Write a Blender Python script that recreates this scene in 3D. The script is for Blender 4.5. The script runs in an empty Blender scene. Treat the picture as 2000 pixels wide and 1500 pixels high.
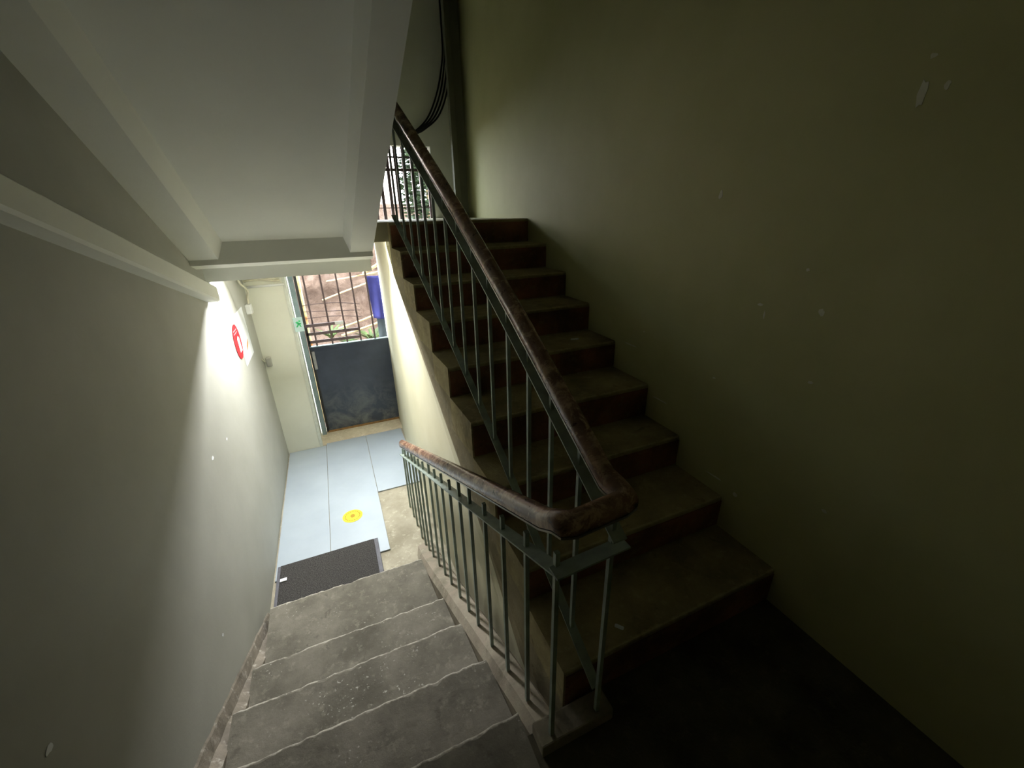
import bpy, bmesh, math, random
from mathutils import Vector, Matrix, noise

random.seed(7)
S = bpy.context.scene
C = S.collection

# ------------------------------------------------------------------ camera
EYE = Vector((0.0, 0.0, 1.633))
YAW, PITCH, ROLL, FPX = 0.4054, 0.3974, -0.0220, 800.0
fw = Vector((math.sin(YAW) * math.cos(PITCH), math.cos(YAW) * math.cos(PITCH), -math.sin(PITCH)))
rt = Vector((math.cos(YAW), -math.sin(YAW), 0.0))
up = rt.cross(fw)
c_, s_ = math.cos(ROLL), math.sin(ROLL)
rt, up = c_ * rt + s_ * up, -s_ * rt + c_ * up
cam_d = bpy.data.cameras.new('camera')
cam_d.sensor_fit = 'HORIZONTAL'
cam_d.sensor_width = 36.0
cam_d.lens = 36.0 * FPX / 2000.0
cam_d.clip_start = 0.02
cam = bpy.data.objects.new('camera', cam_d)
C.objects.link(cam)
M = Matrix.Identity(4)
for i in range(3):
    M[i][0], M[i][1], M[i][2], M[i][3] = rt[i], up[i], -fw[i], EYE[i]
cam.matrix_world = M
S.camera = cam

# ------------------------------------------------------------------ world, lights, exposure
W = bpy.data.worlds.new('sky')
S.world = W
W.use_nodes = True
bg = W.node_tree.nodes['Background']
bg.inputs[0].default_value = (0.86, 0.94, 1.0, 1)
bg.inputs[1].default_value = 23.0
S.view_settings.view_transform = 'Standard'
S.view_settings.look = 'None'
S.view_settings.gamma = 1.0
S.view_settings.exposure = 0.0
S.cycles.max_bounces = 16
S.cycles.diffuse_bounces = 10
S.cycles.sample_clamp_indirect = 6.0


def portal(name, loc, rot, sx, sy):
    l = bpy.data.lights.new(name, 'AREA')
    l.shape = 'RECTANGLE'
    l.size, l.size_y = sx, sy
    l.cycles.is_portal = True
    o = bpy.data.objects.new(name, l)
    o.location, o.rotation_euler = loc, rot
    C.objects.link(o)


portal('gate_daylight_portal', (0.06, 5.16, 0.3), (math.radians(-90), 0, 0), 0.96, 2.3)
portal('window_daylight_portal', (0.6, 5.16, 1.95), (math.radians(-90), 0, 0), 1.24, 0.72)

# ------------------------------------------------------------------ helpers


def lin(c):
    return tuple(((v / 255) / 12.92 if v <= 10 else (((v / 255) + 0.055) / 1.055) ** 2.4) for v in c) + (1,)


def tag(o, label=None, cat=None, group=None, kind=None):
    if label: o['label'] = label
    if cat: o['category'] = cat
    if group: o['group'] = group
    if kind: o['kind'] = kind
    return o


def empty(name, loc=(0, 0, 0)):
    o = bpy.data.objects.new(name, None)
    o.location = loc
    o.empty_display_size = 0.1
    C.objects.link(o)
    return o


def obj(name, bm, mat, parent=None, smooth=False, origin=None):
    me = bpy.data.meshes.new(name)
    bmesh.ops.recalc_face_normals(bm, faces=bm.faces[:])
    off = Vector((0, 0, 0))
    if origin is not None:
        off = Vector(origin)
        bmesh.ops.translate(bm, verts=bm.verts[:], vec=-off)
    bm.to_mesh(me)
    bm.free()
    if smooth:
        for p in me.polygons: p.use_smooth = True
    me.materials.append(mat)
    o = bpy.data.objects.new(name, me)
    C.objects.link(o)
    o.location = off
    if parent is not None:
        o.parent = parent
        o.location = off - parent.location
    return o


def struct(name, bm, mat, **k):
    o = obj(name, bm, mat, **k)
    o['kind'] = 'structure'
    return o


def box(bm, x0, x1, y0, y1, z0, z1):
    v = [bm.verts.new(p) for p in ((x0, y0, z0), (x1, y0, z0), (x1, y1, z0), (x0, y1, z0),
                                   (x0, y0, z1), (x1, y0, z1), (x1, y1, z1), (x0, y1, z1))]
    for f in ((0, 1, 2, 3), (4, 5, 6, 7), (0, 1, 5, 4), (1, 2, 6, 5), (2, 3, 7, 6), (3, 0, 4, 7)):
        bm.faces.new([v[i] for i in f])
    return v


def bx(*a, bevel=0.0, seg=2):
    bm = bmesh.new()
    box(bm, *a)
    if bevel:
        bmesh.ops.bevel(bm, geom=bm.edges[:], offset=bevel, segments=seg, affect='EDGES', profile=0.6)
    return bm


def prism_x(bm, poly, xa, xb):
    """poly = [(y, z)...]; xa, xb = x at either side, a number or a function of y."""
    fa = xa if callable(xa) else (lambda y: xa)
    fb = xb if callable(xb) else (lambda y: xb)
    A = [bm.verts.new((fa(y), y, z)) for y, z in poly]
    B = [bm.verts.new((fb(y), y, z)) for y, z in poly]
    n = len(poly)
    bm.faces.new(A)
    bm.faces.new(B)
    for i in range(n):
        j = (i + 1) % n
        bm.faces.new((A[i], A[j], B[j], B[i]))


def sweep(bm, pts, prof, cap=True):
    """sweep a (side, vertical) profile along a polyline that never goes straight up; corners are mitred"""
    pts = [Vector(p) for p in pts]
    rings = []
    n = len(pts)
    for i, p in enumerate(pts):
        t0 = (pts[i] - pts[i - 1]) if i else (pts[1] - pts[0])
        t1 = (pts[i + 1] - pts[i]) if i < n - 1 else (pts[i] - pts[i - 1])
        s0 = Vector((t0.y, -t0.x, 0)).normalized()
        s1 = Vector((t1.y, -t1.x, 0)).normalized()
        s = (s0 + s1)
        s = s / max(s.length_squared / 2, 0.4) if s.length > 1e-6 else s0
        rings.append([bm.verts.new(p + s * u + Vector((0, 0, w))) for u, w in prof])
    m = len(prof)
    for a, b in zip(rings, rings[1:]):
        for k in range(m):
            bm.faces.new((a[k], a[(k + 1) % m], b[(k + 1) % m], b[k]))
    if cap:
        bm.faces.new(rings[0])
        bm.faces.new(rings[-1])


def tube(bm, pts, r, n=8):
    pts = [Vector(p) for p in pts]
    rings = []
    ref = Vector((0.31, 0.2, 0.93))
    for i, p in enumerate(pts):
        t = (pts[min(i + 1, len(pts) - 1)] - pts[max(i - 1, 0)]).normalized()
        a = t.cross(ref)
        if a.length < 0.1: a = t.cross(Vector((1, 0, 0)))
        a.normalize()
        b = t.cross(a)
        rr = r[i] if isinstance(r, (list, tuple)) else r
        rings.append([bm.verts.new(p + rr * (math.cos(q) * a + math.sin(q) * b)) for q in [2 * math.pi * k / n for k in range(n)]])
    for a, b in zip(rings, rings[1:]):
        for k in range(n):
            bm.faces.new((a[k], a[(k + 1) % n], b[(k + 1) % n], b[k]))
    bm.faces.new(rings[0])
    bm.faces.new(rings[-1])


def smooth_path(pts, k=6):
    P = [Vector(p) for p in pts]
    P = [P[0] * 2 - P[1]] + P + [P[-1] * 2 - P[-2]]
    out = []
    for a, b, c, d in zip(P, P[1:], P[2:], P[3:]):
        for i in range(k):
            t = i / k
            out.append(0.5 * ((2 * b) + (c - a) * t + (2 * a - 5 * b + 4 * c - d) * t * t + (3 * b - a - 3 * c + d) * t ** 3))
    return out + [P[-2]]


def lerp(tab, y):
    if y <= tab[0][0]: return tab[0][1]
    for (a, u), (b, v) in zip(tab, tab[1:]):
        if y <= b: return u + (v - u) * (y - a) / (b - a)
    return tab[-1][1]


# ------------------------------------------------------------------ materials


class Mat:
    def __init__(s, name, rough=0.7, metal=0.0, spec=0.3):
        s.m = bpy.data.materials.new(name)
        s.m.use_nodes = True
        s.nt = s.m.node_tree
        s.b = s.nt.nodes['Principled BSDF']
        s.b.inputs['Roughness'].default_value = rough
        s.b.inputs['Metallic'].default_value = metal
        s.b.inputs['Specular IOR Level'].default_value = spec
        s.tc = s.nt.nodes.new('ShaderNodeTexCoord')

    def N(s, t, **k):
        n = s.nt.nodes.new(t)
        for a, v in k.items(): setattr(n, a, v)
        return n

    def L(s, a, b):
        s.nt.links.new(a, b)

    def noise(s, scale, detail=4, rough=0.55, coord='Object', stretch=None, dist=0.0):
        n = s.N('ShaderNodeTexNoise')
        n.inputs['Scale'].default_value = scale
        n.inputs['Detail'].default_value = detail
        n.inputs['Roughness'].default_value = rough
        n.inputs['Distortion'].default_value = dist
        src = s.N('ShaderNodeNewGeometry').outputs['Position'] if coord == 'World' else s.tc.outputs[coord]
        if stretch:
            mp = s.N('ShaderNodeMapping')
            mp.inputs['Scale'].default_value = stretch
            s.L(src, mp.inputs[0])
            src = mp.outputs[0]
        s.L(src, n.inputs['Vector'])
        return n.outputs[0]

    def ramp(s, val, stops):
        r = s.N('ShaderNodeValToRGB')
        e = r.color_ramp.elements
        while len(e) < len(stops): e.new(0.5)
        for k, (p, c) in enumerate(stops):
            e[k].position = p
            e[k].color = c if len(c) == 4 else tuple(c) + (1,)
        s.L(val, r.inputs[0])
        return r.outputs[0]

    def mix(s, fac, a, b, blend='MIX'):
        n = s.N('ShaderNodeMix', data_type='RGBA', blend_type=blend)
        for sock, v in ((n.inputs[0], fac), (n.inputs[6], a), (n.inputs[7], b)):
            if isinstance(v, (int, float)): sock.default_value = v
            elif isinstance(v, tuple): sock.default_value = v
            else: s.L(v, sock)
        return n.outputs[2]

    def base(s, v):
        if isinstance(v, tuple): s.b.inputs['Base Color'].default_value = v
        else: s.L(v, s.b.inputs['Base Color'])
        return s

    def bump(s, val, strength=0.3, dist=0.01):
        n = s.N('ShaderNodeBump')
        n.inputs['Strength'].default_value = strength
        n.inputs['Distance'].default_value = dist
        s.L(val, n.inputs['Height'])
        s.L(n.outputs[0], s.b.inputs['Normal'])
        return s


BK, WH = (0, 0, 0, 1), (1, 1, 1, 1)


def paint(name, col, col2, rough=0.6, scale=2.2):
    m = Mat(name, rough)
    n = m.noise(scale, 5, 0.6, 'World')
    c = m.mix(m.ramp(n, [(0.35, BK), (0.7, WH)]), lin(col), lin(col2))
    f = m.noise(60, 3, 0.6, 'World')
    m.base(c).bump(f, 0.12, 0.004)
    return m.m


def plain(name, col, rough=0.5, metal=0.0, var=0.12, scale=25):
    m = Mat(name, rough, metal)
    a = lin(col)
    b = tuple(max(0, v * (1 - var * 2.2)) for v in a[:3]) + (1,)
    m.base(m.mix(m.ramp(m.noise(scale), [(0.35, WH), (0.65, BK)]), a, b))
    return m.m


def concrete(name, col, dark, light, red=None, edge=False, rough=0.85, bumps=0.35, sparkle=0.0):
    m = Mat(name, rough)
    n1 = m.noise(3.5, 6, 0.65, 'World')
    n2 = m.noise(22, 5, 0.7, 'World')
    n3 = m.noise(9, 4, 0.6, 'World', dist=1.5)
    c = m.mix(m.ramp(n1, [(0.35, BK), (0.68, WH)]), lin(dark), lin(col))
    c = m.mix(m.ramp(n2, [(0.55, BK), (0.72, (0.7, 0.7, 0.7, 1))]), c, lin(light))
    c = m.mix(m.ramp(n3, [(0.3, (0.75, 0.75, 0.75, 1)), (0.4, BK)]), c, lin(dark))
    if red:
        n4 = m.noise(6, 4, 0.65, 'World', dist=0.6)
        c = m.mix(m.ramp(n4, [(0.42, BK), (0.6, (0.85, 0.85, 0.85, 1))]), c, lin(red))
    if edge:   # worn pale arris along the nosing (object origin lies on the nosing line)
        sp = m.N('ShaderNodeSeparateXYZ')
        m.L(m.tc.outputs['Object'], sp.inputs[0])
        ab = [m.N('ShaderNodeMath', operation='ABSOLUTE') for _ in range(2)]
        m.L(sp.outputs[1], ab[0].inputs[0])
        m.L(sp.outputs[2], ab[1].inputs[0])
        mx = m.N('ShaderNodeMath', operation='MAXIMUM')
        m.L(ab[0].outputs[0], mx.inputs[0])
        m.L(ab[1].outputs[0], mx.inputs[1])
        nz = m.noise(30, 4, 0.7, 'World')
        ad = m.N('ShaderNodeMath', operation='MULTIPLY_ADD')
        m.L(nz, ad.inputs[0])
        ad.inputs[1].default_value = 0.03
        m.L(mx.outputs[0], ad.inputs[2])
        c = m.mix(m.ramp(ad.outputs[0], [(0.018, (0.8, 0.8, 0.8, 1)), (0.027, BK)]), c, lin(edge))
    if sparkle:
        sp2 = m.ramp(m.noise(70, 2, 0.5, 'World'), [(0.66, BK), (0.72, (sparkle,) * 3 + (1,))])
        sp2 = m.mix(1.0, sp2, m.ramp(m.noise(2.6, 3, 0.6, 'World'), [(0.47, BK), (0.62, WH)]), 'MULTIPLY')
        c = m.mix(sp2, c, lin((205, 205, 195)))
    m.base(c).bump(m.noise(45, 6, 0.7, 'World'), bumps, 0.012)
    return m.m


m_wall = paint('grey_white_wall_paint', (165, 166, 160), (155, 156, 149))
m_wall_r = paint('olive_cream_wall_paint', (192, 191, 144), (182, 182, 133))
m_wall_m = paint('cream_wall_paint', (196, 193, 168), (186, 183, 156))
m_pier = paint('pale_pier_paint', (226, 227, 214), (218, 219, 205))
m_soffit = paint('white_soffit_paint', (236, 238, 234), (230, 232, 228))
m_ceiling = paint('dull_ceiling_paint', (205, 206, 192), (196, 197, 182))
m_step = concrete('worn_grey_step', (128, 124, 113), (90, 87, 77), (146, 142, 129), edge=(200, 196, 184), sparkle=0.7)
m_step_u = concrete('olive_grey_step', (172, 160, 120), (116, 106, 76), (180, 170, 134), edge=(180, 170, 134))
m_riser = concrete('red_brown_riser', (150, 100, 74), (82, 62, 48), (138, 120, 86))
m_side = concrete('olive_brown_stair_side', (146, 136, 108), (118, 110, 86), (156, 146, 116))
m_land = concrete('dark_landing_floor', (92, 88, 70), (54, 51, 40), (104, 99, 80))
m_hallfloor = concrete('hall_concrete', (176, 170, 152), (140, 134, 116), (200, 194, 176))
m_sill = concrete('broken_cream_sill', (214, 204, 180), (176, 164, 140), (228, 222, 204))
m_kerb = concrete('kerb_concrete', (152, 146, 130), (104, 98, 84), (166, 160, 142), red=(142, 132, 118))
m_dirt = concrete('broken_plaster_dirt', (150, 142, 130), (92, 86, 76), (200, 196, 186))
m_metal = plain('grey_green_painted_steel', (158, 172, 164), 0.45, 0.0, 0.14, 18)
m_strip = plain('worn_steel_strip', (140, 138, 128), 0.35, 0.6)

mm = Mat('worn_brown_handrail', 0.27, 0.0, 0.6)
n1 = mm.noise(9, 5, 0.65, 'World')
n2 = mm.noise(17, 6, 0.75, 'World', dist=0.6)
cc = mm.mix(mm.ramp(n1, [(0.38, BK), (0.62, WH)]), lin((106, 76, 62)), lin((140, 110, 92)))
cc = mm.mix(mm.ramp(n2, [(0.50, BK), (0.60, (0.85, 0.85, 0.85, 1))]), cc, lin((186, 156, 130)))
cc = mm.mix(mm.ramp(n2, [(0.34, WH), (0.4, BK)]), cc, lin((58, 34, 28)))
mm.base(cc).bump(n2, 0.2, 0.004)
m_rail = mm.m

mm = Mat('pale_blue_floor_sheet', 0.42, 0.0, 0.4)
n1 = mm.noise(3, 4, 0.6, 'World')
mm.base(mm.mix(mm.ramp(n1, [(0.3, BK), (0.7, WH)]), lin((156, 167, 178)), lin((166, 177, 187))))
m_sheet = mm.m

mm = Mat('black_doormat', 0.95)
n1 = mm.noise(140, 3, 0.7, 'World')
mm.base(mm.ramp(n1, [(0.35, lin((38, 37, 36))), (0.7, lin((92, 90, 88)))])).bump(n1, 0.9, 0.01)
m_mat = mm.m
m_matedge = plain('grey_mat_edge', (96, 96, 104), 0.6)

mm = Mat('scuffed_dark_gate_sheet', 0.32, 0.1, 0.5)
n1 = mm.noise(5, 6, 0.7, 'World', dist=0.8)
n2 = mm.noise(3, 4, 0.6, 'World')
sp = mm.N('ShaderNodeSeparateXYZ')
mm.L(mm.N('ShaderNodeNewGeometry').outputs['Position'], sp.inputs[0])
lowz = mm.N('ShaderNodeMapRange')
lowz.inputs[1].default_value, lowz.inputs[2].default_value = -0.15, -0.75
mm.L(sp.outputs[2], lowz.inputs[0])
dirt = mm.N('ShaderNodeMath', operation='MULTIPLY')
mm.L(mm.ramp(n1, [(0.45, BK), (0.7, WH)]), dirt.inputs[0])
mm.L(lowz.outputs[0], dirt.inputs[1])
cc = mm.mix(mm.ramp(n2, [(0.35, BK), (0.7, WH)]), lin((50, 57, 70)), lin((66, 74, 88)))
mm.base(mm.mix(dirt.outputs[0], cc, lin((120, 124, 124))))
m_sheetmetal = mm.m
m_gatebar = plain('brown_black_gate_bar', (104, 90, 92), 0.5, 0.3)
m_frame = plain('blue_grey_door_frame', (142, 160, 166), 0.5, 0, 0.1, 10)
m_frame_d = plain('dark_frame_steel', (62, 62, 60), 0.5, 0.2)
m_plaster = plain('white_plaster', (212, 216, 206), 0.8, 0, 0.06)
m_wood = plain('yellow_brown_threshold', (150, 116, 74), 0.6, 0, 0.2)
m_wood_d = plain('dark_brown_threshold', (92, 64, 48), 0.6, 0, 0.2)
m_steel = plain('bright_latch_steel', (186, 186, 186), 0.3, 0.6)
m_white = plain('white_plastic', (232, 234, 234), 0.4, 0, 0.02)
m_greybox = plain('grey_plastic', (160, 160, 152), 0.5, 0, 0.05)
m_cream = plain('cream_conduit', (206, 202, 182), 0.5, 0, 0.06)
m_paper = plain('white_paper', (226, 230, 236), 0.8, 0, 0.02)
m_red = plain('red_print', (176, 26, 36), 0.6, 0, 0.03)
m_pink = plain('pink_print', (214, 120, 128), 0.6, 0, 0.03)
m_orange = plain('orange_print', (196, 130, 50), 0.6, 0, 0.03)
m_green = plain('green_print', (70, 190, 120), 0.6, 0, 0.05)
m_signface = plain('pale_green_sign', (196, 222, 222), 0.5, 0, 0.03)
m_yellow = plain('yellow_sticker', (244, 214, 40), 0.5, 0, 0.03)
m_ink = plain('dark_yellow_ink', (168, 134, 20), 0.6, 0, 0.03)
m_black = plain('black_rubber', (26, 26, 24), 0.6)
m_scuff = plain('white_scuff', (222, 222, 206), 0.9, 0, 0.08)
m_cloth = plain('violet_blue_cloth', (58, 58, 120), 0.9, 0, 0.1, 8)
m_gcloth = plain('grey_blue_cloth', (84, 92, 96), 0.9, 0, 0.1, 8)
mm = Mat('rusty_yellow_pole', 0.6)
cc = mm.mix(mm.ramp(mm.noise(9, 5, 0.6, 'World'), [(0.48, BK), (0.6, WH)]), lin((190, 172, 122)), lin((150, 92, 36)))
mm.base(cc)
m_pole = mm.m
mm = Mat('rubble_bank', 0.95)
v = mm.N('ShaderNodeTexVoronoi')
v.inputs['Scale'].default_value = 5
mm.L(mm.N('ShaderNodeNewGeometry').outputs['Position'], v.inputs['Vector'])
cc = mm.mix(mm.ramp(mm.noise(4, 6, 0.7, 'World', dist=1.0), [(0.35, BK), (0.65, WH)]), lin((62, 46, 36)), lin((96, 79, 68)))
cc = mm.mix(mm.ramp(v.outputs['Distance'], [(0.0, (0.6, 0.6, 0.6, 1)), (0.35, BK)]), cc, lin((106, 90, 82)))
mm.base(cc).bump(mm.noise(12, 6, 0.7, 'World'), 0.8, 0.05)
m_bank = mm.m
m_ground = concrete('yard_ground', (104, 86, 80), (76, 62, 56), (112, 98, 92))
m_leaf = plain('green_leaf', (66, 84, 36), 0.6, 0, 0.25, 12)
m_leaf_d = plain('dark_bush_leaf', (44, 58, 34), 0.6, 0, 0.25, 12)
m_twig = plain('pale_dry_stick', (168, 146, 108), 0.8)
m_house = paint('pale_pink_house_wall', (226, 204, 192), (214, 190, 176))
m_col = plain('grey_green_column', (112, 114, 98), 0.5, 0, 0.06, 4)
mm = Mat('lamp_glass', 0.4)
mm.b.inputs['Emission Color'].default_value = (1.0, 0.985, 0.96, 1)
mm.b.inputs['Emission Strength'].default_value = 1420.0
m_lamp = mm.m

# ------------------------------------------------------------------ shared lines of the two flights
XW, XL = 1.555, -0.75
XS = [(0.5, 0.500), (1.5, 0.500), (2.2, 0.480), (2.8, 0.462), (3.3, 0.452), (4.0, 0.48), (4.95, 0.515)]
xs = lambda y: lerp(XS, y)                       # open side of the right-hand flight and the wall under it
UN = [(0.77, 0.176), (1.08, 0.345), (1.386, 0.522), (1.66, 0.715), (1.985, 0.885), (2.288, 1.064), (2.602, 1.232), (2.905, 1.408), (3.22, 1.584)]
LN = [(0.82, 0.0), (1.15, -0.161), (1.48, -0.322), (1.80, -0.483), (2.32, -0.644)]
HALL = -0.805
BAND = [(0.72, -0.45), (1.156, -0.22), (1.468, 0.02), (1.94, 0.37), (2.235, 0.56), (2.78, 0.90), (3.35, 1.25), (3.62, 1.40)]
xr = lambda y: 0.41 - 0.04 * (y - 0.7)           # railing line of the left-hand flight
xu = lambda y: 0.585 - 0.027 * max(0.0, y - 1.2) ** 1.6
kin = lambda y: lerp([(0.6, 0.365), (0.82, 0.36), (1.48, 0.315), (2.4, 0.25)], y)
kz = lambda y: 0.045 - 0.43 * (y - 0.69)

# ------------------------------------------------------------------ room shell
b = bmesh.new(); box(b, XL - 0.25, XL, -1.3, 5.1, -1.2, 4.7); wall_left = struct('wall_left', b, m_wall)
b = bmesh.new(); box(b, XW, XW + 0.25, -1.3, 5.1, -1.2, 4.7); wall_right = struct('wall_right', b, m_wall_r)
b = bmesh.new(); box(b, XL, XW, -1.5, -1.3, -1.2, 4.7); struct('wall_back', b, m_wall_r)
b = bmesh.new(); box(b, XL - 0.25, XW + 0.25, -1.5, 5.1, 4.7, 4.85); struct('ceiling', b, m_ceiling)
b = bmesh.new()
box(b, XL, -0.41, 4.6, 5.1, -1.2, 1.45)           # pier beside the gate
box(b, 0.53, XW, 4.95, 5.1, -1.2, 1.58)
box(b, -0.41, 0.53, 4.95, 5.1, 1.35, 1.58)
box(b, XL, -0.05, 4.9, 5.1, 1.58, 4.7)
box(b, 1.215, XW, 4.9, 5.1, 1.58, 4.7)
box(b, -0.05, 1.215, 4.9, 5.1, 2.29, 4.7)
struct('wall_front', b, m_pier)
b = bmesh.new()
prof = [(4.95, -1.2), (4.95, 1.45), (3.62, 1.45)] + list(reversed(BAND)) + [(0.72, -1.2)]
fine = []
for (a, z0), (c, z1) in zip(prof, prof[1:] + prof[:1]):
    for k in range(6): fine.append((a + (c - a) * k / 6, z0 + (z1 - z0) * k / 6))
prism_x(b, fine, lambda y: xs(y) + 0.004, lambda y: xs(y) + 0.12)
struct('wall_inner', b, m_wall_m)

# floors
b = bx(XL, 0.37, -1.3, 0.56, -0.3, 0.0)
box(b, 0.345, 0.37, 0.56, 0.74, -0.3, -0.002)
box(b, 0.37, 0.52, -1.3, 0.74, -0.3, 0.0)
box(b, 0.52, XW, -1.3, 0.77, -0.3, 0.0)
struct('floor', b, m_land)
b = bx(XL, XW, -1.3, 5.1, -1.2, HALL)
struct('floor', b, m_hallfloor)
b = bx(XL, XW, 3.30, 4.9, 1.45, 1.584)
struct('floor', b, m_wall_m)

# ------------------------------------------------------------------ steps


def step(name, parent, mat, y0, y1, z0, z1, xa, xb, nose, jit=0.006):
    """one step with a slightly chipped nosing; nose = 'near' or 'far'"""
    bm = bmesh.new()
    n = 70
    fa = xa if callable(xa) else (lambda y: xa)
    fb = xb if callable(xb) else (lambda y: xb)
    yn = y0 if nose == 'near' else y1
    sgn = 1 if nose == 'near' else -1
    rows = []
    for i in range(n + 1):
        t = i / n
        X = lambda y: fa(y) + (fb(y) - fa(y)) * t
        w = noise.noise(Vector((t * 21, yn * 7, z1 * 5)))
        w2 = noise.noise(Vector((t * 47, yn * 3, z1 * 11)))
        d = max(0.0, jit * (0.8 + 1.6 * w + 0.9 * w2)) + 0.003
        yo = y1 if nose == 'near' else y0
        prof = [(yo, z0), (yn, z0), (yn, z1 - d * 1.3), (yn + sgn * d * 0.35, z1 - d * 0.35), (yn + sgn * d * 1.3, z1), (yo, z1)]
        rows.append([bm.verts.new((X(y), y, z)) for y, z in prof])
    m = 6
    for a, c in zip(rows, rows[1:]):
        for k in range(m):
            bm.faces.new((a[k], a[(k + 1) % m], c[(k + 1) % m], c[k]))
    bm.faces.new(rows[0]); bm.faces.new(rows[-1])
    return obj(name, bm, mat, parent, origin=(0.0, yn, z1))


up_stair = tag(empty('staircase', (1.0, 0.77, 0)), 'worn olive brown concrete stairs climbing beside the bare olive wall', 'stairs')
for k, (y, z) in enumerate(UN[:-1]):
    y2 = UN[k + 1][0]
    zb = UN[k - 1][1] if k else 0.0
    so = step('step', up_stair, m_step_u, y, y2, zb, z, xs, XW, 'near')
    # the painted riser is a coat on the step's own front face
    bm = bmesh.new(); box(bm, xs(y) + 0.008, XW - 0.002, y - 0.004, y - 0.0005, zb + 0.006, z - 0.022)
    obj('riser', bm, m_riser, up_stair)
y, z = UN[-1]
step('step', up_stair, m_step_u, y, y + 0.08, UN[-2][1], z, xs, XW, 'near')
bm = bmesh.new(); box(bm, xs(y) + 0.008, XW - 0.002, y - 0.004, y - 0.0005, UN[-2][1] + 0.006, z - 0.022)
obj('riser', bm, m_riser, up_stair)
poly = [(0.77, 0.0)]
for k in range(1, 9):
    poly += [(UN[k][0], UN[k - 1][1] - (0 if k > 0 else 0)), ]
    if k < 9: poly += [(UN[k][0], UN[k - 1][1])]
saw = [(UN[0][0], 0.0)]
for k in range(1, 9):
    saw.append((UN[k][0], UN[k - 2][1] if k > 1 else 0.0))
    saw.append((UN[k][0], UN[k - 1][1]))
saw = [p for i, p in enumerate(saw) if i == 0 or p != saw[i - 1]]
saw.append((3.30, UN[7][1]))
poly = saw + [(3.30, 1.22)] + list(reversed(BAND[:-2])) + [(0.72, -0.3), (0.77, -0.3)]
bm = bmesh.new(); prism_x(bm, poly, xs, XW)
obj('stair_slab', bm, m_side, up_stair)

low_stair = tag(empty('staircase', (-0.2, 0.82, -0.3)), 'grey concrete stairs running down to the pale blue hall floor', 'stairs')
step('step', low_stair, m_step, 0.56, LN[0][0], -0.3, 0.0, XL + 0.002, 0.345, 'far', 0.007)
for j in range(1, 5):
    step('step', low_stair, m_step, LN[j - 1][0], LN[j][0], LN[j][1] - 0.30, LN[j][1], XL + 0.05, kin, 'far', 0.009)
bm = bmesh.new()
ys = [0.74 + (2.62 - 0.74) * i / 20 for i in range(21)]
rows = []
for i, y in enumerate(ys):
    j = 0.006 * noise.noise(Vector((y * 9, 1, 2)))
    z = max(kz(y), HALL + 0.02) + j
    rows.append([bm.verts.new(p) for p in ((kin(y), y, z - 0.32), (kin(y) + 0.004, y, z - 0.062), (kin(y) + 0.03, y, z - 0.02), (xr(y) + 0.045, y, z), (xr(y) + 0.055, y, z - 0.012), (xr(y) + 0.055, y, z - 0.32))])
for a, c in zip(rows, rows[1:]):
    for k in range(6): bm.faces.new((a[k], a[(k + 1) % 6], c[(k + 1) % 6], c[k]))
bm.faces.new(rows[0]); bm.faces.new(rows[-1])
obj('kerb', bm, m_kerb, low_stair)
bm = bx(0.365, 0.64, 0.665, 0.745, -0.02, 0.05, bevel=0.006)
obj('kerb_end', bm, m_kerb, low_stair)
# broken plaster strip where the steps meet the wall
bm = bmesh.new()
rows = []
for i in range(41):
    y = 0.55 + (2.40 - 0.55) * i / 40
    z = min(0.03, -0.49 * (y - 0.82) + 0.0) + 0.012 * noise.noise(Vector((y * 14, 3, 1)))
    z = max(z, HALL + 0.03)
    w = 0.055 + 0.012 * noise.noise(Vector((y * 18, 0, 5)))
    rows.append([bm.verts.new(p) for p in ((XL, y, z - 0.3), (XL, y, z + 0.02), (XL + 0.006, y, z + 0.01), (XL + 0.018, y, z - 0.05), (XL + w, y, z - 0.075), (XL + w, y, z - 0.3))])
for a, c in zip(rows, rows[1:]):
    for k in range(6): bm.faces.new((a[k], a[(k + 1) % 6], c[(k + 1) % 6], c[k]))
bm.faces.new(rows[0]); bm.faces.new(rows[-1])
struct('baseboard_left', bm, m_dirt)

# flight overhead
over = tag(empty('staircase', (-0.2, 3.2, 1.45)), 'white painted underside of the stair flight overhead', 'stairs')
sz = lambda y: 1.345 - 0.58 * (y - 3.2)
SL = 0.5
xo = lambda y: 0.300 - 0.058 * (y - 3.2)          # outer edge over the stairwell
xi = lambda y: 0.170 - 0.075 * (y - 2.97)
ysr = [SL + (3.20 - SL) * i / 12 for i in range(13)]


def slope_strip(name, xa, xb, dz, th, mat=m_soffit, bev=True):
    bm = bmesh.new()
    rows = []
    for y in ysr:
        z = sz(y) + dz
        rows.append([bm.verts.new(p) for p in ((xa(y), y, z), (xb(y), y, z), (xb(y), y, z + th), (xa(y), y, z + th))])
    for a, c in zip(rows, rows[1:]):
        for k in range(4): bm.faces.new((a[k], a[(k + 1) % 4], c[(k + 1) % 4], c[k]))
    bm.faces.new(rows[0]); bm.faces.new(rows[-1])
    return obj(name, bm, mat, over)


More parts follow.
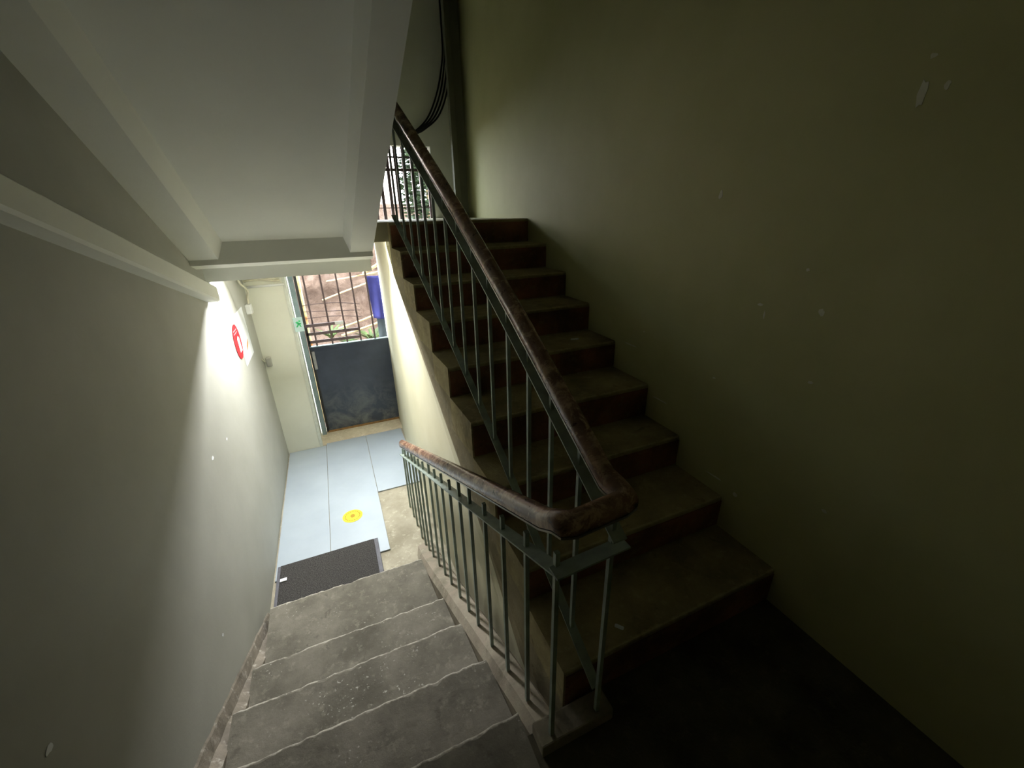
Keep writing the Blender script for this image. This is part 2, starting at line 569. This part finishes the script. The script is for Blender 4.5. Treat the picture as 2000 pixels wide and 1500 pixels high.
# stringers with a sloped inner side, and the panel between them
bm = bmesh.new()
rows = []
for y in ysr:
    z = sz(y)
    rows.append([bm.verts.new(p) for p in ((XL, y, z), (-0.60, y, z), (-0.555, y, z + 0.10), (xi(y) - 0.03, y, z + 0.10), (xi(y), y, z), (xo(y), y, z), (xo(y), y, z + 0.3), (XL, y, z + 0.3))])
for a, c in zip(rows, rows[1:]):
    for k in range(8): bm.faces.new((a[k], a[(k + 1) % 8], c[(k + 1) % 8], c[k]))
bm.faces.new(rows[0]); bm.faces.new(rows[-1])
obj('soffit', bm, m_soffit, over)
for k in range(9):
    y1 = 3.25 - 0.304 * k
    z1 = 1.584 + 0.176 * (k + 1)
    bm = bmesh.new(); prism_x(bm, [(y1, z1 - 0.12), (y1, z1), (y1 - 0.304, z1), (y1 - 0.304, z1 - 0.06)], XL, xo)
    obj('step', bm, m_step_u, over)
bm = bx(XL, 0.45, -1.3, SL, sz(SL), sz(SL) + 0.2)
obj('landing_slab', bm, m_soffit, over)

# beam at the foot of the overhead flight, ledge on the left wall
bm = bmesh.new()
prism_x(bm, [(3.10, 1.62), (3.10, 1.372), (3.20, 1.343), (3.335, 1.34), (3.34, 1.245), (3.44, 1.24), (3.44, 1.584), (3.30, 1.584)], XL, 0.305)
struct('trim_1', bm, m_soffit)
bm = bmesh.new()
rows = []
for i in range(13):
    y = -0.6 + (3.24 + 0.6) * i / 12
    zt = 1.235 - 0.30 * (y - 3.24)
    rows.append([bm.verts.new(p) for p in ((XL, y, zt), (XL + 0.055, y, zt), (XL + 0.07, y, zt - 0.015), (XL + 0.07, y, zt - 0.095), (XL + 0.06, y, zt - 0.105), (XL, y, zt - 0.105))])
for a, c in zip(rows, rows[1:]):
    for k in range(6): bm.faces.new((a[k], a[(k + 1) % 6], c[(k + 1) % 6], c[k]))
bm.faces.new(rows[0]); bm.faces.new(rows[-1])
struct('trim_2', bm, m_soffit)
# boxed pipe in the far corner of the upper floor
bm = bx(1.385, 1.44, 4.62, 4.70, 1.584, 4.7, bevel=0.008)
box(bm, 1.44, 1.53, 4.66, 4.74, 1.584, 4.7)
box(bm, 1.375, 1.395, 4.60, 4.62, 1.584, 4.7)
struct('trim_3', bm, m_col)

# ------------------------------------------------------------------ railing
rail = tag(empty('stair_railing', (0.5, 0.69, 0.05)), 'grey green bar railing with worn brown handrail turning around the stairwell', 'railing')
hz = lambda y: 0.915 - 0.435 * (y - 0.66)         # underside of lower handrail
uz = lambda y: 0.176 + 0.579 * (y - 0.77) + 0.80   # underside of upper handrail
prof = []
for a in range(0, 181, 20):
    prof.append((0.027 * math.cos(math.radians(a)), 0.022 + 0.031 * math.sin(math.radians(a))))
prof += [(-0.027, 0.004), (-0.024, 0.0), (0.024, 0.0), (0.027, 0.004)]
path = [(xr(y), y, hz(y)) for y in [3.06 - (3.06 - 0.74) * i / 14 for i in range(15)]]
path += [(0.411, 0.680, 0.920), (0.415, 0.662, 0.925), (0.432, 0.654, 0.928), (0.570, 0.656, 0.937), (0.592, 0.663, 0.938), (0.598, 0.685, 0.938)]
path += [(xu(y), y, uz(y)) for y in [0.735 + (3.30 - 0.735) * i / 18 for i in range(19)]]
bm = bmesh.new(); sweep(bm, path, prof)
obj('handrail', bm, m_rail, rail, smooth=True)
sp_ = [(0.026, -0.008), (0.026, -0.001), (-0.026, -0.001), (-0.026, -0.008)]
bm = bmesh.new(); sweep(bm, path, sp_)
tag(obj('handrail_strip', bm, m_strip, rail), 'thin bare steel strip under the handrail')
# flat bar beneath
fz = lambda y: 0.775 - 0.42 * (y - 0.69)
ufz = lambda y: 0.176 + 0.579 * (y - 0.77) + 0.715
fp = [(0.022, -0.006), (0.022, 0.0), (-0.022, 0.0), (-0.022, -0.006)]
bm = bmesh.new(); sweep(bm, [(xr(y), y, fz(y)) for y in [3.15 - (3.15 - 0.66) * i / 14 for i in range(15)]], fp)
obj('flat_bar', bm, m_metal, rail)
bm = bmesh.new(); sweep(bm, [(xr(0.68) - 0.02, 0.672, 0.786), (0.615, 0.672, 0.80)], fp)
obj('flat_bar', bm, m_metal, rail)
bm = bmesh.new(); sweep(bm, [(xu(y), y, ufz(y)) for y in [0.66 + (3.3 - 0.66) * i / 18 for i in range(19)]], fp)
obj('flat_bar', bm, m_metal, rail)
bz = lambda y: 0.176 + 0.579 * (y - 0.77) + 0.02
bm = bmesh.new(); sweep(bm, [(xu(y), y, bz(y)) for y in [0.70 + (3.25 - 0.70) * i / 18 for i in range(19)]], [(0.017, -0.006), (0.017, 0), (-0.017, 0), (-0.017, -0.006)])
obj('bottom_bar', bm, m_metal, rail)


def baluster(x, y, z0, z1, w=0.0068):
    bm = bmesh.new()
    lean = 0.006 * noise.noise(Vector((x * 30, y * 17, 1)))
    r0 = [bm.verts.new((x + a * w, y + c * w, z0)) for a, c in ((-1, -1), (1, -1), (1, 1), (-1, 1))]
    r1 = [bm.verts.new((x + lean + a * w, y + c * w, z1)) for a, c in ((-1, -1), (1, -1), (1, 1), (-1, 1))]
    for k in range(4): bm.faces.new((r0[k], r0[(k + 1) % 4], r1[(k + 1) % 4], r1[k]))
    bm.faces.new(r0); bm.faces.new(r1)
    obj('baluster', bm, m_metal, rail)


LB = [0.692, 0.861, 1.033, 1.206, 1.383, 1.528, 1.683, 1.856, 2.0, 2.152, 2.316, 2.451, 2.572, 2.697, 2.852, 2.979, 3.12]
tall = {4, 5, 9, 13}
for i, y in enumerate(LB):
    zb = (0.05 if i == 0 else max(kz(y) - 0.01, HALL))
    if y > 2.62: zb = HALL
    baluster(xr(y), y, zb, (hz(y) - 0.005) if i in tall else fz(y) + 0.055)
for k in range(15):
    y = 0.69 + 0.1755 * k
    zb = 0.05 if k == 0 else bz(y) - (0.03 if k % 3 else 0.05)
    baluster(xu(y), y, zb, (uz(y) - 0.005) if k in (0, 6, 10) else ufz(y) + 0.058)

# ------------------------------------------------------------------ hall: floor sheets, mat, sticker, scraps
ly = 2.68
for x0, x1, y0, y1, lab in ((XL + 0.012, -0.362, 2.70, 4.595, 'pale blue floor sheet along the white wall, under the mat corner'),
                            (-0.358, 0.071, 2.67, 4.64, 'pale blue floor sheet carrying the round yellow sticker'),
                            (0.075, 0.485, 3.46, 4.64, 'shorter pale blue floor sheet by the cream wall')):
    tag(obj('floor_sheet', bx(x0, x1, y0, y1, HALL, HALL + 0.012, bevel=0.002), m_sheet), lab, 'flooring', 'pale blue floor sheets in the hall')
bm = bmesh.new()
A, B = [], []
for i in range(31):
    x = -0.41 + 0.92 * i / 30
    y = 4.66 + 0.02 * noise.noise(Vector((x * 12, 2, 7))) - 0.05 * max(0, -x)
    A.append([bm.verts.new(p) for p in ((x, y, HALL), (x, y + 0.012, HALL + 0.016), (x, 4.91, HALL + 0.018), (x, 4.91, HALL))])
for a, c in zip(A, A[1:]):
    for k in range(4): bm.faces.new((a[k], a[(k + 1) % 4], c[(k + 1) % 4], c[k]))
bm.faces.new(A[0]); bm.faces.new(A[-1])
struct('trim_4', bm, m_sill)
mat_o = tag(empty('doormat', (-0.35, 2.6, HALL + 0.012)), 'black coarse doormat at the foot of the stairs', 'mat')
obj('mat_pile', bx(-0.705, -0.035, 2.40, 2.825, HALL + 0.002, HALL + 0.026, bevel=0.003), m_mat, mat_o)
obj('mat_edge', bx(-0.035, -0.005, 2.40, 2.825, HALL + 0.002, HALL + 0.024, bevel=0.003), m_matedge, mat_o)
obj('mat_edge', bx(-0.725, -0.705, 2.40, 2.825, HALL + 0.002, HALL + 0.024, bevel=0.003), m_matedge, mat_o)

st = tag(empty('floor_sticker', (-0.173, 3.2, HALL + 0.012)), 'round yellow sticker on the pale blue floor', 'sticker')
bm = bmesh.new(); bmesh.ops.create_cone(bm, cap_ends=True, segments=40, radius1=0.083, radius2=0.083, depth=0.002, matrix=Matrix.Translation((-0.173, 3.2, HALL + 0.0131)))
obj('disc', bm, m_yellow, st)
bm = bmesh.new()
zt = HALL + 0.0143


def dot(bm, x, y, r, sy=1.0, n=14):
    vs = [bm.verts.new((x + r * math.cos(2 * math.pi * k / n), y + sy * r * math.sin(2 * math.pi * k / n), zt)) for k in range(n)]
    bm.faces.new(vs)


dot(bm, -0.172, 3.2, 0.020, 1.25)
obj('figure', bm, m_ink, st)
bm = bmesh.new()
ring = []
for k in range(72):
    a = 2 * math.pi * k / 72
    w = 0.006 if k % 4 < 2 else 0.0012
    ring.append([bm.verts.new((-0.173 + r * math.cos(a), 3.2 + r * math.sin(a), zt)) for r in (0.060 - w, 0.060 + w)])
for k in range(72):
    c, d = ring[k], ring[(k + 1) % 72]
    bm.faces.new((c[0], c[1], d[1], d[0]))
obj('ring_print', bm, m_ink, st)

scrap = bx(-0.70, -0.655, 2.655, 2.685, HALL + 0.026, HALL + 0.034, bevel=0.003)
tag(obj('paper_scrap', scrap, m_paper), 'small white scrap on the edge of the black doormat', 'scrap', 'litter on the stairs')


def butt(x, y, z, L, w, ang, lab, h=0.008):
    bm = bmesh.new()
    box(bm, -L / 2, L / 2, -w / 2, w / 2, 0.0005, h)
    bmesh.ops.bevel(bm, geom=bm.edges[:], offset=0.002, segments=2, affect='EDGES')
    bmesh.ops.rotate(bm, verts=bm.verts[:], cent=(0, 0, 0), matrix=Matrix.Rotation(ang, 3, 'Z'))
    bmesh.ops.translate(bm, verts=bm.verts[:], vec=(x, y, z))
    tag(obj('paper_scrap', bm, m_paper), lab, 'scrap', 'litter on the stairs')


butt(0.775, 0.83, 0.176, 0.034, 0.014, -0.9, 'white cigarette-sized scrap on the bottom tread of the brown stairs')
butt(1.345, 2.12, 0.885, 0.05, 0.012, -0.15, 'tiny white scrap on a middle tread of the brown stairs')

# ------------------------------------------------------------------ gate and its surround
gate = tag(empty('metal_gate', (0.09, 4.93, HALL)), 'dark sheet metal gate with brown bars above, at the hall end', 'gate')
obj('panel', bx(-0.325, 0.525, 4.925, 4.932, -0.775, 0.262), m_sheetmetal, gate)
bm = bx(-0.335, 0.53, 4.91, 4.945, 0.255, 0.285); obj('frame_rail', bm, m_sheetmetal, gate)
bm = bx(-0.335, 0.53, 4.905, 4.95, 0.285, 0.292); tag(obj('ledge_strip', bm, m_frame, gate), 'pale lip along the top of the sheet')
bm = bx(-0.345, -0.318, 4.915, 4.945, -0.79, 1.33); obj('frame_stile', bm, m_frame_d, gate)
for x in (-0.255, -0.092, 0.066, 0.215, 0.373):
    obj('bar', bx(x - 0.009, x + 0.009, 4.925, 4.943, 0.285, 1.33), m_gatebar, gate)
for z in (0.345, 0.435):
    obj('cross_bar', bx(-0.335, 0.215, 4.915, 4.925, z - 0.018, z + 0.014), m_gatebar, gate)
obj('cross_bar', bx(-0.335, 0.06, 4.905, 4.923, 0.512, 0.545), m_gatebar, gate)
for z, s in ((0.60, 0.012), (0.68, -0.01), (0.745, 0.015)):
    bm = bmesh.new(); tube(bm, [(-0.335 + 0.6 * t, 4.948, z + s * math.sin(3 * t) - 0.04 * t * t) for t in [i / 8 for i in range(9)]], 0.004, 6)
    obj('wire', bm, m_gatebar, gate)
tag(obj('tag_plate', bx(-0.03, 0.06, 4.898, 4.904, 0.515, 0.548), m_white, gate), 'small white tag on the gate bar')
lp = obj('latch', bx(-0.325, -0.295, 4.885, 4.915, 0.03, 0.24, bevel=0.004), m_steel, gate)
bm = bx(-0.335, -0.285, 4.87, 4.886, 0.05, 0.10, bevel=0.004); obj('latch_knob', bm, m_steel, lp)
bm = bx(-0.40, 0.53, 4.90, 4.95, HALL - 0.03, -0.79); tag(obj('bottom_rail', bm, m_wood_d, gate), 'dark brown timber under the sheet')
bm = bx(-0.33, 0.53, 4.898, 4.93, -0.79, -0.772); tag(obj('edge_batten', bm, m_wood, gate), 'yellow brown batten along the sheet bottom')
bm = bx(-0.395, -0.35, 4.86, 4.94, -0.805, 1.35)
struct('trim_5', bm, m_frame)
bm = bmesh.new()
rows = []
for i in range(41):
    z = HALL + (1.45 - HALL) * i / 40
    w = 0.014 + 0.006 * noise.noise(Vector((z * 11, 4, 4)))
    rows.append([bm.verts.new(p) for p in ((-0.425, 4.592, z), (-0.41 + w, 4.592, z), (-0.41 + w, 4.62, z), (-0.425, 4.62, z))])
for a, c in zip(rows, rows[1:]):
    for k in range(4): bm.faces.new((a[k], a[(k + 1) % 4], c[(k + 1) % 4], c[k]))
bm.faces.new(rows[0]); bm.faces.new(rows[-1])
struct('trim_6', bm, m_plaster)

# running-figure exit sign beside the gate
sg = tag(empty('exit_sign', (-0.365, 4.585, 0.63)), 'small pale green exit sign at the edge of the gate opening', 'sign')
obj('board', bx(-0.408, -0.322, 4.582, 4.59, 0.555, 0.70, bevel=0.002), m_signface, sg)
bm = bmesh.new()
Y = 4.5812


def yquad(bm, pts, y=Y):
    bm.faces.new([bm.verts.new((x, y, z)) for x, z in pts])


yquad(bm, [(-0.392, 0.652), (-0.372, 0.662), (-0.352, 0.640), (-0.370, 0.628)])
yquad(bm, [(-0.370, 0.640), (-0.345, 0.645), (-0.338, 0.632), (-0.362, 0.626)])
yquad(bm, [(-0.372, 0.632), (-0.360, 0.628), (-0.380, 0.600), (-0.392, 0.604)])
yquad(bm, [(-0.364, 0.630), (-0.350, 0.628), (-0.340, 0.604), (-0.352, 0.602)])
bm.faces.new([bm.verts.new((-0.352 + 0.010 * math.cos(2 * math.pi * k / 12), Y, 0.662 + 0.010 * math.sin(2 * math.pi * k / 12))) for k in range(12)])
obj('running_figure', bm, m_green, sg)

# poster on the left wall
pw = tag(empty('wall_poster', (XL, 3.95, 0.72)), 'white poster with a red rounded mark on the hall wall', 'poster')
bm = bmesh.new(); box(bm, XL + 0.0005, XL + 0.003, 3.80, 4.22, 0.50, 0.92); obj('sheet', bm, m_paper, pw)


def stadium(y0, z0, z1, r, n=12):
    pts = [(y0 + r * math.cos(math.pi * k / n), z1 - r + r * math.sin(math.pi * k / n)) for k in range(n + 1)]
    pts += [(y0 - r * math.cos(math.pi * k / n), z0 + r - r * math.sin(math.pi * k / n)) for k in range(n + 1)]
    return pts


def xplate(name, pts, x0, x1, mat, par):
    bm = bmesh.new()
    A = [bm.verts.new((x0, y, z)) for y, z in pts]
    B = [bm.verts.new((x1, y, z)) for y, z in pts]
    bm.faces.new(A); bm.faces.new(B)
    for k in range(len(pts)):
        j = (k + 1) % len(pts)
        bm.faces.new((A[k], A[j], B[j], B[k]))
    return obj(name, bm, mat, par)


xplate('red_mark', stadium(3.725, 0.595, 0.87, 0.12), XL + 0.0032, XL + 0.0042, m_red, pw)
xplate('mark_panel', [(3.715, 0.645), (3.79, 0.645), (3.79, 0.75), (3.76, 0.77), (3.715, 0.75)], XL + 0.0044, XL + 0.005, m_paper, pw)
for q in range(2):
    xplate('mark_stripe', [(3.65, 0.80 + 0.022 * q), (3.78, 0.80 + 0.022 * q), (3.78, 0.808 + 0.022 * q), (3.65, 0.808 + 0.022 * q)], XL + 0.0044, XL + 0.005, m_pink, pw)
xplate('orange_mark', [(3.98, 0.585), (4.08, 0.625), (4.10, 0.66), (4.0, 0.62)], XL + 0.0032, XL + 0.0042, m_orange, pw)

# white switch box with its cable, grey socket, conduit under the hall ceiling
sw = tag(empty('switch_box', (-0.715, 4.44, 0.86)), 'white switch box with a cable in the hall corner', 'electrical box')
obj('box', bx(XL, XL + 0.045, 4.38, 4.47, 0.815, 0.90, bevel=0.005), m_white, sw)
bm = bmesh.new(); tube(bm, smooth_path([(XL + 0.025, 4.44, 0.90), (XL + 0.03, 4.45, 0.96), (XL + 0.05, 4.40, 1.03), (XL + 0.02, 4.30, 1.12), (XL + 0.02, 4.28, 1.25)]), 0.009, 8)
obj('cable', bm, m_cream, sw, smooth=True)
gb = tag(empty('junction_box', (-0.71, 4.59, 0.285)), 'grey junction box with a short wire low on the pier', 'electrical box')
obj('box', bx(-0.745 + 0.015, -0.68, 4.56, 4.60, 0.235, 0.335, bevel=0.012, seg=3), m_greybox, gb)
bm = bmesh.new(); tube(bm, [(-0.73, 4.58, 0.28), (-0.737, 4.575, 0.29), (-0.742, 4.54, 0.31), (-0.744, 4.48, 0.35)], 0.005, 6)
obj('wire', bm, m_cream, gb)
bm = bmesh.new(); tube(bm, [(-0.735, 4.585, 1.03), (-0.41, 4.585, 1.035)], 0.012, 10)
tag(obj('conduit', bm, m_white, smooth=True), 'straight white conduit across the top of the pier', 'conduit')
for k, (z, s) in enumerate(((1.085, 0.01), (1.115, 0.02), (1.15, 0.012))):
    bm = bmesh.new(); tube(bm, [(-0.74 + 0.30 * t, 4.575 - 0.01 * k, z + s * math.sin(5 * t + k)) for t in [i / 10 for i in range(11)]], 0.010 - 0.001 * k, 8)
    tag(obj('cable', bm, m_cream, smooth=True), 'cream cables bunched above the white conduit', 'cable', 'cream cables above the conduit')

# flood lamp on the hall ceiling behind the beam, aimed at the stairs
lamp = tag(empty('ceiling_lamp', (-0.17, 3.76, 1.45)), 'white flood lamp on the hall ceiling behind the beam, aimed at the stairs', 'lamp')
lx0, lx1 = -0.31, -0.03
bm = bmesh.new()
prism_x(bm, [(3.785, 1.45), (3.785, 1.375), (3.77, 1.368), (3.73, 1.435), (3.735, 1.45)], lx0, lx1)
obj('housing', bm, m_white, lamp)
bm = bmesh.new()
bm.faces.new([bm.verts.new(p) for p in ((lx0 + 0.01, 3.764, 1.370), (lx1 - 0.01, 3.764, 1.370), (lx1 - 0.01, 3.725, 1.430), (lx0 + 0.01, 3.725, 1.430))])
o = obj('diffuser', bm, m_lamp, lamp)

# ------------------------------------------------------------------ window grille on the upper floor
wg = tag(empty('window_grille', (0.6, 4.97, 1.584)), 'dark barred grille in the bright upper floor opening', 'grille')
for k in range(15):
    x = 0.0 + 0.085 * k
    obj('bar', bx(x - 0.016, x + 0.016, 4.97, 4.99, 1.584, 2.29), m_gatebar, wg)
for z, h in ((2.07, 0.014), (2.19, 0.008), (1.70, 0.004)):
    obj('cross_bar', bx(-0.05, 1.215, 4.955, 4.97, z - h, z + h), m_gatebar, wg)

for k in range(4):
    dx = 0.022 * k
    pts = [(1.42 + dx, 4.86, 3.9), (1.42 + dx, 4.86, 3.3), (1.405 + dx, 4.855, 3.05), (1.33 + dx * 1.5, 4.85, 2.78), (1.22 + dx * 1.5, 4.85, 2.56), (1.10 + dx, 4.85, 2.44), (1.02 + dx, 4.86, 2.40)]
    bm = bmesh.new(); tube(bm, smooth_path(pts), 0.009, 6)
    tag(obj('cable', bm, m_black, smooth=True), 'black cables looping down the dark wall above the grille', 'cable', 'black cables above the grille')

# ------------------------------------------------------------------ paint chips on the walls
for py, pz, a, c in ((0.766, 1.905, 0.012, 0.035), (0.766, 1.990, 0.008, 0.006), (0.715, 1.915, 0.006, 0.012), (1.371, 1.683, 0.010, 0.017),
                     (0.947, 1.423, 0.006, 0.005), (1.096, 1.273, 0.012, 0.005), (0.865, 1.288, 0.009, 0.012), (1.243, 0.905, 0.007, 0.005),
                     (0.838, 1.032, 0.009, 0.005), (1.74, 1.003, 0.006, 0.004), (0.668, 0.571, 0.009, 0.006), (1.07, 1.235, 0.004, 0.02),
                     (1.143, 0.423, 0.05, 0.004), (1.55, 0.66, 0.05, 0.004), (1.85, 0.90, 0.05, 0.004), (1.02, 0.40, 0.010, 0.010)):
    n = 11
    pts = []
    for k in range(n):
        r = 0.7 + 0.6 * random.random()
        pts.append((py + a * r * math.cos(2 * math.pi * k / n), pz + c * r * math.sin(2 * math.pi * k / n)))
    xplate('paint_chip', pts, XW - 0.0012, XW, m_scuff, wall_right)
for py, pz, a, c in ((2.40, 0.433, 0.022, 0.010), (2.728, 0.377, 0.014, 0.007), (0.901, 0.555, 0.012, 0.008), (1.773, -0.176, 0.008, 0.006)):
    pts = []
    for k in range(9):
        r = 0.7 + 0.6 * random.random()
        pts.append((py + a * r * math.cos(2 * math.pi * k / 9), pz + c * r * math.sin(2 * math.pi * k / 9)))
    xplate('paint_chip', pts, XL, XL + 0.0012, m_paper, wall_left)

# ------------------------------------------------------------------ yard outside
b = bx(-4, 5, 5.1, 16, -1.1, HALL - 0.02)
struct('floor', b, m_ground)
bm = bmesh.new()
nx, nz = 60, 36
grid = []
for i in range(nx + 1):
    col = []
    for j in range(nz + 1):
        x = -3.5 + 8 * i / nx
        z = -0.85 + 2.65 * j / nz
        d = 0.30 * noise.noise(Vector((x * 1.2, z * 1.5, 3))) + 0.14 * noise.noise(Vector((x * 3.5, z * 4, 8))) + 0.05 * noise.noise(Vector((x * 9, z * 9, 1)))
        col.append(bm.verts.new((x, 6.7 + 0.32 * (z + 0.85) + d, z)))
    grid.append(col)
for i in range(nx):
    for j in range(nz): bm.faces.new((grid[i][j], grid[i + 1][j], grid[i + 1][j + 1], grid[i][j + 1]))
back = [[bm.verts.new((-3.5 + 8 * i / nx, 8.6, -0.85)), bm.verts.new((-3.5 + 8 * i / nx, 8.6, 1.75))] for i in range(nx + 1)]
for i in range(nx):
    bm.faces.new((grid[i][nz], grid[i + 1][nz], back[i + 1][1], back[i][1]))
    bm.faces.new((back[i][1], back[i + 1][1], back[i + 1][0], back[i][0]))
tag(obj('earth_bank', bm, m_bank, smooth=True), 'brown rubble and earth bank outside the gate', 'bank')
bm = bx(-3.5, 2.15, 13.0, 13.3, -0.8, 4.6)
tag(obj('house_wall', bm, m_house), 'bright pale pink house wall far beyond the grille', 'building')

bm = bmesh.new(); tube(bm, [(-0.352, 5.30, HALL - 0.02), (-0.345, 5.30, 0.3), (-0.322, 5.30, 1.6)], 0.026, 12)
tag(obj('rusty_pole', bm, m_pole, smooth=True), 'pale yellow pole streaked with orange rust just outside the gate', 'pole')


def stick(pts, r, lab):
    bm = bmesh.new(); tube(bm, pts, r, 7)
    tag(obj('dry_stick', bm, m_twig, smooth=True), lab, 'stick', 'dry sticks on the bank')


stick([(0.00, 6.35, 0.12), (0.35, 6.30, 0.22), (0.75, 6.25, 0.36)], 0.014, 'pale dry stick lying low across the bank, the upper of a pair')
stick([(0.02, 6.2, 0.05), (0.40, 6.15, 0.15), (0.75, 6.1, 0.26)], 0.016, 'pale dry stick lying low across the bank, the lower of a pair')
stick([(-0.15, 6.75, 0.48), (0.15, 6.70, 0.58), (0.6, 6.65, 0.72)], 0.012, 'pale dry stick slanting across the middle of the bank')
stick([(-0.05, 6.8, 0.74), (0.3, 6.75, 0.78), (0.7, 6.7, 0.84)], 0.010, 'thin pale stick near the top of the bank view')
stick([(0.42, 5.9, 0.92), (0.52, 5.85, 0.98), (0.62, 5.8, 1.04)], 0.02, 'short thick stick above the blue cloth')


def plant(name, cx, cy, z0, n, L, mat, lab, spread=0.5, grp=None, w=0.03):
    root = tag(empty(name, (cx, cy, z0)), lab, 'plant', grp)
    bm = bmesh.new()
    for k in range(n):
        a = random.uniform(0, 2 * math.pi)
        ln = L * random.uniform(0.6, 1.1)
        prev = None
        for s in range(6):
            t = s / 5
            out = spread * ln * (t ** 1.4)
            p = Vector((cx + math.cos(a) * out, cy + math.sin(a) * out, z0 + ln * (t - 0.45 * t * t)))
            ww = w * (0.35 + 1.3 * t) * (1 - t) + 0.002
            q = Vector((-math.sin(a), math.cos(a), 0.25)) * ww
            cur = (bm.verts.new(p - q), bm.verts.new(p + q))
            if prev: bm.faces.new((prev[0], prev[1], cur[1], cur[0]))
            prev = cur
    obj('leaves', bm, mat, root)
    bm = bmesh.new(); tube(bm, [(cx, cy, z0 - 0.03), (cx, cy, z0 + 0.08)], 0.012, 6); obj('stem', bm, m_twig, root)


plant('weed', 0.42, 6.15, -0.12, 40, 0.40, m_leaf, 'green weed tuft outside below the blue cloth', 0.8)
plant('weed', -0.12, 6.3, -0.02, 36, 0.30, m_leaf, 'low green weed behind the gate bars near the white tag', 0.9)
plant('weed', 0.08, 6.25, -0.15, 30, 0.26, m_leaf, 'small green weed at the middle of the bank foot', 0.9)


def bush(cx, cy, z0, rx, rz, n, mat, lab):
    root = tag(empty('bush', (cx, cy, z0)), lab, 'plant')
    bm = bmesh.new()
    for k in range(n):
        d = Vector((random.gauss(0, 1), random.gauss(0, 1), random.gauss(0, 1))).normalized() * random.uniform(0.45, 1.0)
        p = Vector((cx + d.x * rx, cy + d.y * rx, z0 + rz + d.z * rz))
        s = random.uniform(0.035, 0.075)
        R = Matrix.Rotation(random.uniform(0, 6.28), 3, 'Z') @ Matrix.Rotation(random.uniform(-1, 1), 3, 'X')
        bm.faces.new([bm.verts.new(p + R @ Vector(v)) for v in ((-s, 0, 0), (0, -s * .45, s * .1), (s * 1.1, 0, 0), (0, s * .45, s * .1))])
    obj('leaves', bm, mat, root)
    bm = bmesh.new(); tube(bm, [(cx, cy, z0 - 1.0), (cx, cy, z0 + rz)], 0.03, 6); obj('stem', bm, m_twig, root)


bush(1.55, 6.6, 1.30, 0.42, 0.75, 2600, m_leaf_d, 'dark leafy bush outside behind the grille')

# hung cloths
def cloth(name, x0, x1, y, z0, z1, mat, lab, ph, amp=0.018, taper=0.0):
    bm = bmesh.new()
    n, m = 36, 14
    g = []
    for i in range(n + 1):
        col = []
        for j in range(m + 1):
            t, u = i / n, j / m
            x = x0 + (x1 - x0) * t + taper * u * (1 - t)
            d = amp * (0.4 + u) * math.sin(t * 15 + ph + 1.5 * u) + 0.008 * noise.noise(Vector((t * 6, u * 5, ph)))
            col.append(bm.verts.new((x, y + d, z1 + (z0 - z1) * u)))
        g.append(col)
    for i in range(n):
        for j in range(m): bm.faces.new((g[i][j], g[i + 1][j], g[i + 1][j + 1], g[i][j + 1]))
    o = obj(name, bm, mat, smooth=True)
    md = o.modifiers.new('thickness', 'SOLIDIFY')
    md.thickness = 0.006
    tag(o, lab, 'cloth')


cloth('hung_cloth', 0.39, 0.86, 5.22, 0.46, 0.97, m_cloth, 'violet blue cloth hanging outside the gate beside the cream wall', 0.3, 0.032, 0.03)
cloth('hung_cloth', 0.455, 0.80, 5.28, 0.05, 0.50, m_gcloth, 'grey cloth hanging below the violet blue one', 1.4, 0.015, 0.0)
bm = bmesh.new(); tube(bm, [(0.3, 5.24, 0.985), (0.9, 5.24, 0.985)], 0.006, 6); tag(obj('clothes_line', bm, m_twig), 'thin line carrying the violet blue cloth', 'line')
